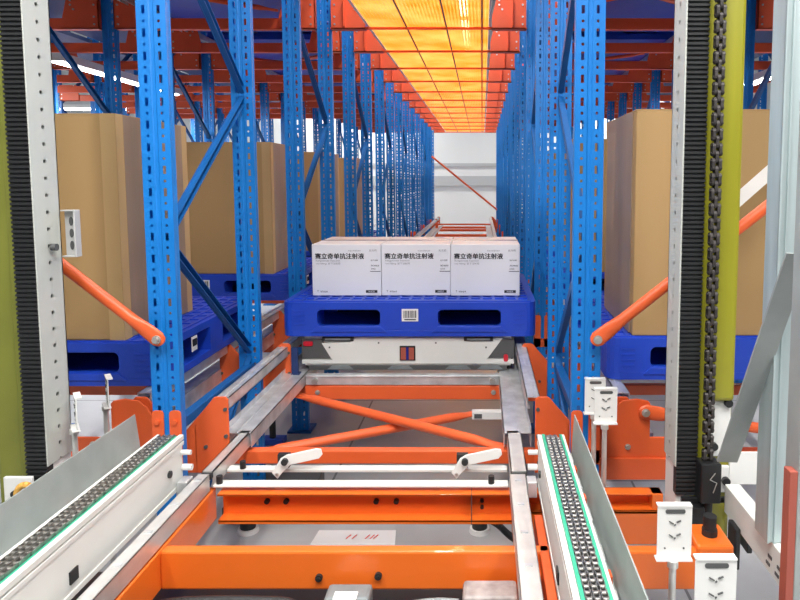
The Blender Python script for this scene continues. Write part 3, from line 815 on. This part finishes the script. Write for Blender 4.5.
# ------------------------------------------------------------------ lift masts
def mast(s, xin, cream_y=1.9):
    w = 'right' if s > 0 else 'left'
    X = lambda d: xin+s*d
    t = thing('lift_mast', (X(.08), 1.97, H-1.12), ('olive lift mast in its lit tone, with black gear rack and hoist chain, right' if s > 0 else 'olive lift mast in its shaded tone, with black gear rack, left edge'), 'lift mast')
    zb, ztp = H-1.14, H+2.2
    # perforated cream side rail
    r = MB().box(X(0), X(.004), 1.9, 2.018, H-.86, ztp)
    r.box(X(0), X(.03), 2.014, 2.018, H-.86, ztp)
    ro = r.build('guide_rail', 'cream', t, origin=(X(0), 1.9, zb))
    MB().box(X(.006), X(.03), 1.905, 2.02, H-1.12, H-.86).build('rail_foot', 'whitep', t, bevel=.003)
    MB().box(X(.005), X(.012), 1.906, 2.012, H-.86, ztp).build('rail_core', 'dark', t)
    g = MB().box(X(.005), X(.066), 1.903, 1.93, H-.95, ztp)
    n = int((ztp-(H-.95))/.0135)
    for k in range(n):
        z = H-.95+k*.0135
        g.prism([(1.903, z+.001), (1.897, z+.0025), (1.897, z+.0085), (1.903, z+.0105)], 'X', X(.004), X(.067))
    go = g.build('gear_rack', 'black', t)
    m = 'olive_lit' if s > 0 else 'olive_shaded'
    MB().box(X(.068), X(.10), 1.925, 2.06, zb, ztp).build('column', m, t, bevel=.004)
    MB().box(X(.095), X(.185), 1.94, 2.08, H-1.12, ztp).build('box_section', m, t, bevel=.012)
    if s > 0:
        MB().box(X(.10), X(.175), 1.90, 1.93, H-.66, ztp).build('cover', m, t, bevel=.012)
    for z0, z1 in (((-.84, -.665), (-.955, -.87)) if s > 0 else ()):
        p = MB().box(X(.112), X(.175), 1.925, 1.938, H+z0, H+z1).build('clamp_plate', 'whitep', t, bevel=.004)
        q = MB()
        for dz in ([.02] if z0 < -.9 else [.02, .15]): q.tube((X(.163), 1.925, H+z0+dz+.02), (X(.163), 1.912, H+z0+dz+.02), .0125, 12)
        if z0 > -.9: q.tube((X(.122), 1.925, H+z0+.035), (X(.122), 1.912, H+z0+.035), .0125, 12)
        q.each('clamp_bolt', 'black', p)
    return t
mast(1, .583)
ml = mast(-1, -1.311)
# rail bolt + electrical bracket on left mast
q = MB().tube((-1.303, 1.96, H-.20), (-1.288, 1.96, H-.20), .011, 12); q.build('rail_bolt', 'dark', ml)
t = thing('slotted_bracket', (-1.25, 2.0, H-.24), 'small white bracket with three oval holes on the left mast', 'bracket')
b = MB().box(-1.300, -1.256, 2.022, 2.028, H-.235, H-.09).box(-1.260, -1.255, 2.0, 2.028, H-.235, H-.09).box(-1.300, -1.256, 2.0, 2.028, H-.093, H-.089).box(-1.300, -1.256, 2.0, 2.028, H-.235, H-.231)
b.build('housing', 'cast', t, bevel=.001)
q = MB()
for dz in (-.125, -.162, -.2): q.prism([(-1.280+.006*math.cos(a*PI/8), H+dz+.014*math.sin(a*PI/8)) for a in range(16)], 'Y', 2.020, 2.022)
q.each('oval_hole', 'dark', t)
o = MB().box(-1.42, -1.335, 1.86, 1.872, H-.965, H-.875).build('bolt_plate', 'whitep', None, bevel=.003); tag(o, 'white plate with black bolt at the foot of the left mast', 'plate')
q = MB(); pl = wloc(o); q.tube((pl.x+.0, pl.y-.01, pl.z+.045), (pl.x+.0, pl.y-.024, pl.z+.045), .011, 12).build('bolt', 'black', o)
o = MB().path([(-1.275+.025*math.cos(a), 1.75, H-.875+.03*math.sin(a)) for a in [PI*i/8 for i in range(9)]], .009, 8).build('yellow_strap', 'strap'); tag(o, 'orange-yellow strap loop behind the left guide plate', 'strap')

# vertical leaf chain with block
t = thing('hoist_chain', (.672, 1.86, H-1.0), 'dark leaf chain hanging in front of the right olive mast, with black tension block', 'chain')
c = MB(); z = H-.83; k = 0
while z < H+2.1:
    pts = [(.0115*math.cos(a), .0) for a in (0,)]
    for j in range(3):
        xx = .658+j*.0095
        if (j+k) % 2 == 0: c.prism(rrect(1.866, 1.888, z-.002, z+.036, .010, 3), 'X', xx, xx+.0085)
    c.tube((.655, 1.877, z+.006), (.689, 1.877, z+.006), .0045, 6)
    z += .0215; k += 1
c.build('chain_links', 'rustchain', t)
MB().box(.645, .705, 1.845, 1.90, H-.95, H-.83).build('tension_block', 'blackm', t, bevel=.004)
q = MB().bar((.685, 1.843, H-.855), (.67, 1.843, H-.875), .002, .002).bar((.67, 1.843, H-.875), (.690, 1.843, H-.885), .002, .002).bar((.69, 1.843, H-.885), (.68, 1.843, H-.915), .002, .002)
q.build('scribed_mark', 'bolt', t)
MB().tube((.672, 1.87, H-1.02), (.672, 1.87, H-.95), .016, 14).build('threaded_rod', 'blackm', t)
MB().box(.60, .80, 1.88, 1.895, H-.965, H-.95).box(.785, .80, 1.84, 1.895, H-1.10, H-.95).box(.60, .66, 1.85, 1.895, H-1.02, H-.965).build('anchor_arm', 'blackm', t, bevel=.002)
o = MB().tube((.628, 1.72, H-.972), (.628, 1.72, H-.918), .018, 18).tube((.628, 1.72, H-.972), (.628, 1.72, H-.955), .021, 18).build('rubber_buffer', 'black')
tag(o, 'black cylindrical buffer standing on the orange carriage end', 'buffer')

# floor buffers under the carriage
for x, y, w in ((-1.005, 2.68, 'left'), (-.01, 2.68, 'right')):
    t = thing('floor_buffer', (x, y, 0), 'black cylinder on a white cup between the foreground orange beams, %s one' % w, 'buffer', None)
    MB().tube((x, y, .018), (x, y, .20), .033, 20).build('cylinder', 'black', t)
    MB().tube((x, y, 0), (x, y, .018), .046, 20, .042).build('base_cup', 'whitep', t)
# blue levelling foot
t = thing('levelling_foot', (-1.19, 3.62, 0), 'blue foot bracket with black threaded stud on the floor left of the X brace', 'foot')
MB().box(-1.255, -1.13, 3.58, 3.66, .0, .035).build('bracket', 'plum', t, bevel=.004)
MB().tube((-1.2, 3.62, .03), (-1.2, 3.62, .14), .018, 12).build('stud', 'black', t)
# paper on the floor
o = MB().prism([(-.71, 2.57), (-.36, 2.57), (-.37, 2.68), (-.70, 2.68)], 'Z', 0, .004).build('paper_sheet', 'paper'); tag(o, 'white paper sheet with faint red scribbles on the floor', 'paper')
q = MB()
for x0, z in ((-.57, 0), (-.545, 0), (-.49, 0), (-.47, 0), (-.455, 0)): q.bar((x0, 2.61, .006), (x0+.015, 2.64, .006), .004, .002)
q.build('red_scribble', 'pink', o)
o = MB().box(-1.15, -.79, 2.76, 3.15, 0, .06).build('floor_box', 'dark', None, bevel=.004); tag(o, 'low dark grey box on the floor behind the left black cylinder', 'box')

# added dark under-carriage block, cables, housings
def cable(name, pts, r, m, label):
    cu = []
    P = [Vector(p) for p in pts]; P = [P[0]]+P+[P[-1]]
    for i in range(1, len(P)-2):
        for k in range(8):
            u = k/8; a, b, c_, d = P[i-1:i+3]
            cu.append(.5*((2*b)+(-a+c_)*u+(2*a-5*b+4*c_-d)*u*u+(-a+3*b-3*c_+d)*u**3))
    cu.append(P[-2])
    o = MB().path(cu, r, 8).build(name, m); tag(o, label, 'cable'); return o
o = MB().box(-1.3, .39, .6, 1.95, .0, .28).build('dark_block', 'blackm', None, bevel=.01); tag(o, 'black block added as darkness on the floor under the lift carriage', 'block')  # added solid that supplies the black shade below the front beam
cable('power_cable', [(-.88, 1.62, H-1.115), (-.78, 1.61, H-1.093), (-.6, 1.61, H-1.090), (-.48, 1.6, H-1.10), (-.43, 1.55, H-1.17), (-.4, 1.5, H-1.19)], .012, 'black', 'thick black cable hanging under the near orange beam, left part')
cable('signal_cable', [(-.80, 1.52, H-1.075), (-.70, 1.52, H-1.065), (-.58, 1.52, H-1.07), (-.5, 1.52, H-1.10)], .006, 'plum', 'thin blue cable at the bottom edge left of the grey box')
cable('flexible_hose', [(-.27, 1.6, H-1.10), (-.2, 1.6, H-1.092), (-.12, 1.6, H-1.082), (-.06, 1.6, H-1.085)], .006, 'motor', 'grey flexible hose between the two housings under the near beam')
cable('black_cable', [(-.18, 2.3, H-1.20), (-.10, 2.28, H-1.235), (-.02, 2.28, H-1.215), (.05, 2.26, H-1.235), (.12, 2.25, H-1.29), (.25, 2.2, H-1.32)], .013, 'black', 'black cable running below the far channel beam, right part')
t = thing('junction_box', (-.345, 1.59, H-1.13), 'grey cast junction box under the near orange beam, centre', 'junction box')
MB().box(-.405, -.288, 1.57, 1.64, H-1.16, H-1.06).build('housing', 'motor', t, bevel=.01)
MB().box(-.38, -.32, 1.568, 1.60, H-1.061, H-1.0585).build('label_plate', 'paper', t)
for x in (-.395, -.30): MB().tube((x, 1.57, H-1.085), (x, 1.56, H-1.085), .009, 10).build('screw', 'bolt', t)
t = thing('motor_housing', (.02, 1.59, H-1.13), 'pale stained motor housing under the near orange beam beside the right rail', 'motor')
MB().box(-.05, .092, 1.56, 1.64, H-1.16, H-1.05).build('housing', 'motorp', t, bevel=.01)
MB().box(-.04, -.018, 1.555, 1.561, H-1.13, H-1.06).build('end_plate', 'motor', t, bevel=.003)
MB().tube((-.029, 1.555, H-1.085), (-.029, 1.545, H-1.085), .008, 12).build('bolt', 'bolt', t)

# ------------------------------------------------------------------ sensor posts
def sensor(x, y, z, rot, label, wd=.08, hg=.123):
    t = thing('sensor_post', (x, y, 0), label, 'sensor bracket', 'white sensor brackets on posts')
    w = wd/2
    p = MB().prism([(x+a, z+b) for a, b in rrect(-w, w, 0, hg, .006, 3)], 'Y', y-.003, y).build('face_plate', 'whitep', t)
    MB().box(x-w-.004, x+w, y-.016, y+.006, z-.004, z).build('bottom_flange', 'whitep', t)
    MB().box(x-w, x+w, y-.005, y+.014, z+hg-.002, z+hg+.002).build('top_flange', 'whitep', t)
    q = MB().prism(rrect(x-w*.55, x+w*.6, z+hg*.86, z+hg*.94, .004, 3), 'Y', y-.0045, y-.0028)
    for zz in (.40, .66):
        q.bar((x-.013, y-.004, z+hg*zz+.006), (x-.003, y-.004, z+hg*zz), .004, .002); q.bar((x+.004, y-.004, z+hg*zz+.004), (x+.014, y-.004, z+hg*zz+.008), .004, .002)
        q.bar((x-.001, y-.004, z+hg*zz-.004), (x+.002, y-.004, z+hg*zz-.001), .004, .002)
    for s in (-1, 1): q.tube((x+s*w*.55, y-.003, z+hg*.18), (x+s*w*.55, y-.0045, z+hg*.18), .0022, 8)
    q.each('cutout', 'dark', p)
    MB().tube((x-.004, y-.008, 0), (x-.004, y-.008, z-.004), .0085, 12).tube((x-.004, y-.008, z-.02), (x-.004, y-.008, z-.004), .013, 12).build('post', 'alu', t)
    t.rotation_euler.z = rot
    return t
sensor(.406, 2.08, H-.79, 0, 'white sensor bracket on a post beside the right blue upright, lower of the two there', .074, .112)
sensor(.383, 2.15, H-.782, 0, 'white sensor bracket peeking out behind another one, at the right blue upright', .07, .115)
sensor(.447, 1.45, H-.873, 0, 'white sensor bracket on a post before the right end of the orange beams')
sensor(.452, 1.20, H-.85, 0, 'white sensor bracket cut by the bottom edge, nearest of all')
def sensor_side(x, y, z, label):
    t = sensor(x, y, z, math.radians(-54), label, .07, .10); return t
sensor_side(-1.315, 2.23, H-.785, 'white sensor bracket seen edge-on on the left, farther from the camera')
sensor_side(-1.262, 1.97, H-.765, 'white sensor bracket seen edge-on right beside the left mast')

# ------------------------------------------------------------------ right edge : posts, arm, diagonal plate
t = thing('frame_post', (.75, 1.6, 0), 'tall pale galvanised channel post at the right edge', 'post')
x = .708
b = MB().box(x, x+.003, 1.55, 1.62, H-.898, H+1.6).box(x, x+.045, 1.55, 1.553, H-.898, H+1.6).box(x+.045, x+.048, 1.55, 1.60, H-.898, H+1.6).box(x+.016, x+.022, 1.545, 1.55, H-.898, H+1.6).box(x+.0, x+.006, 1.545, 1.55, H-.898, H+1.6)
b.build('channel', 'post', t, bevel=.001)
t['label'] = 'tall pale galvanised channel post near the right edge'
t2 = thing('near_post', (.80, 1.30, 0), 'grey upright profile cut by the right edge, with a red strip on its lower part', 'post')
MB().box(.655, .67, 1.3, 1.36, H-1.3, H+1.4).build('profile', 'galvmat', t2, bevel=.003)
MB().box(.67, .80, 1.34, 1.345, H-1.3, H+1.4).build('panel', 'galv', t2)
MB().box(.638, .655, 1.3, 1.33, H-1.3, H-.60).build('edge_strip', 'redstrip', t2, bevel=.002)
o = MB().bar((.662, 1.70, H-.755), (.70, 1.43, H-.16), .006, .055, up=(1,0,0)).build('diagonal_plate', 'galvmat')
tag(o, 'wide grey diagonal plate leaning from the mast foot up to the right edge', 'plate')
t = thing('side_arm', (.76, 1.7, H-1.0), 'white box-section arm with punched side coming towards the right bottom corner', 'arm')
MB().box(.724, .768, 1.36, 1.87, H-.985, H-.90).build('arm_section', 'white', t, bevel=.002)
q = MB()
for k in range(4):
    for j in range(2): q.box(.722, .725, 1.40+k*.05+j*.01, 1.42+k*.05+j*.01, H-.945-j*.022, H-.937-j*.022)
q.each('slot', 'dark', t)
MB().box(.76, .90, 1.93, 1.94, H-.93, H-.83).build('end_plate', 'whitep', t)
q = MB().box(.725, .76, 1.60, 1.62, H-.84, H-.79).build('clamp', 'galv', t, bevel=.003)
for o_ in (q,): MB().tube((.742, 1.60, H-.815), (.742, 1.59, H-.815), .010, 12).build('clamp_bolt', 'bolt', o_)
MB().box(.708, .724, 1.74, 1.80, H-1.09, H-.97).build('cable_plug', 'black', t, bevel=.005)

# ------------------------------------------------------------------ lamps
def lamp(x, y, z, lx, ly, power, label, tube=True):
    t = thing('linear_lamp', (x, y, z), label, 'lamp', 'linear ceiling lamps')
    MB().box(x-lx/2-.03, x+lx/2+.03, y-ly/2-.02, y+ly/2+.02, z+.01, z+.07).build('housing', 'whitep', t)
    MB().box(x-lx/2, x+lx/2, y-ly/2, y+ly/2, z, z+.01).build('diffuser', 'lamp', t)
    l = bpy.data.lights.new('lamp_light', 'AREA'); l.shape = 'RECTANGLE'; l.size = lx; l.size_y = ly; l.energy = power; l.color = (1, .975, .94)
    lo = bpy.data.objects.new('lamp_light', l); C.objects.link(lo); lo.location = (0, 0, -.02); lo.parent = t
    return t
for i in range(4):
    lamp(-.30, 3.6+i*3.0, H+2.7, .14, 2.7, 62, 'long ceiling lamp glowing above the yellow net, %s' % ORD[i])
for i, (x, y) in enumerate(((-1.7, 0), (-.1, .2), (1.6, .1))):  # unseen key lamps, added low so light falls off with depth
    lamp(x, y, H+1.95, .3, 2.0, (38, 75, 80)[i], 'key lamp added above the lift shaft, out of view, %s' % ('left', 'middle', 'right')[i])
for i, (x, y) in enumerate(((-7.2, 7.0), (-7.2, 12.0), (6.5, 8.0), (-3.3, 15.9), (3.3, 15.9))):  # lamps added as fill for the side lanes and back wall
    lamp(x, y, H+(1.3 if i < 3 else 2.6), 2.5, .3, (260, 260, 200, 150, 150)[i], 'fill lamp added over the far side of the racking, %s' % ('left middle', 'left rear', 'right middle', 'at the back wall left', 'at the back wall right')[i])

for x, y, w_ in ((-3.35, 6.2, 'left'), (2.62, 6.2, 'right')):  # lamps added to brighten far-lane beams; the left also shows as white streak
    t = lamp(x, y, H+.93, .08, 2.0, 70, 'added slim lamp under the orange beams in the %s outer lane' % w_)
w = bpy.data.worlds.new('World'); S.world = w; w.use_nodes = True
w.node_tree.nodes['Background'].inputs[0].default_value = (.93, .96, 1, 1); w.node_tree.nodes['Background'].inputs[1].default_value = .2

# ------------------------------------------------------------------ camera
cam = bpy.data.cameras.new('Camera'); co = bpy.data.objects.new('Camera', cam); C.objects.link(co); S.camera = co
cam.sensor_width = 36; cam.lens = 650*36/800
cam.shift_x = (400-482)/800; cam.shift_y = (181+650*.083-300)/800; cam.clip_start = .05
co.location = (0, 0, H); co.rotation_euler = (PI/2-math.atan(.083), 0, 0)
vs = S.view_settings; vs.view_transform = 'Standard'; vs.look = 'None'; vs.gamma = 1; vs.exposure = .12; vs.use_curve_mapping = False
for o in bpy.data.objects:
    if 'label' in o and not o['label']: del o['label']
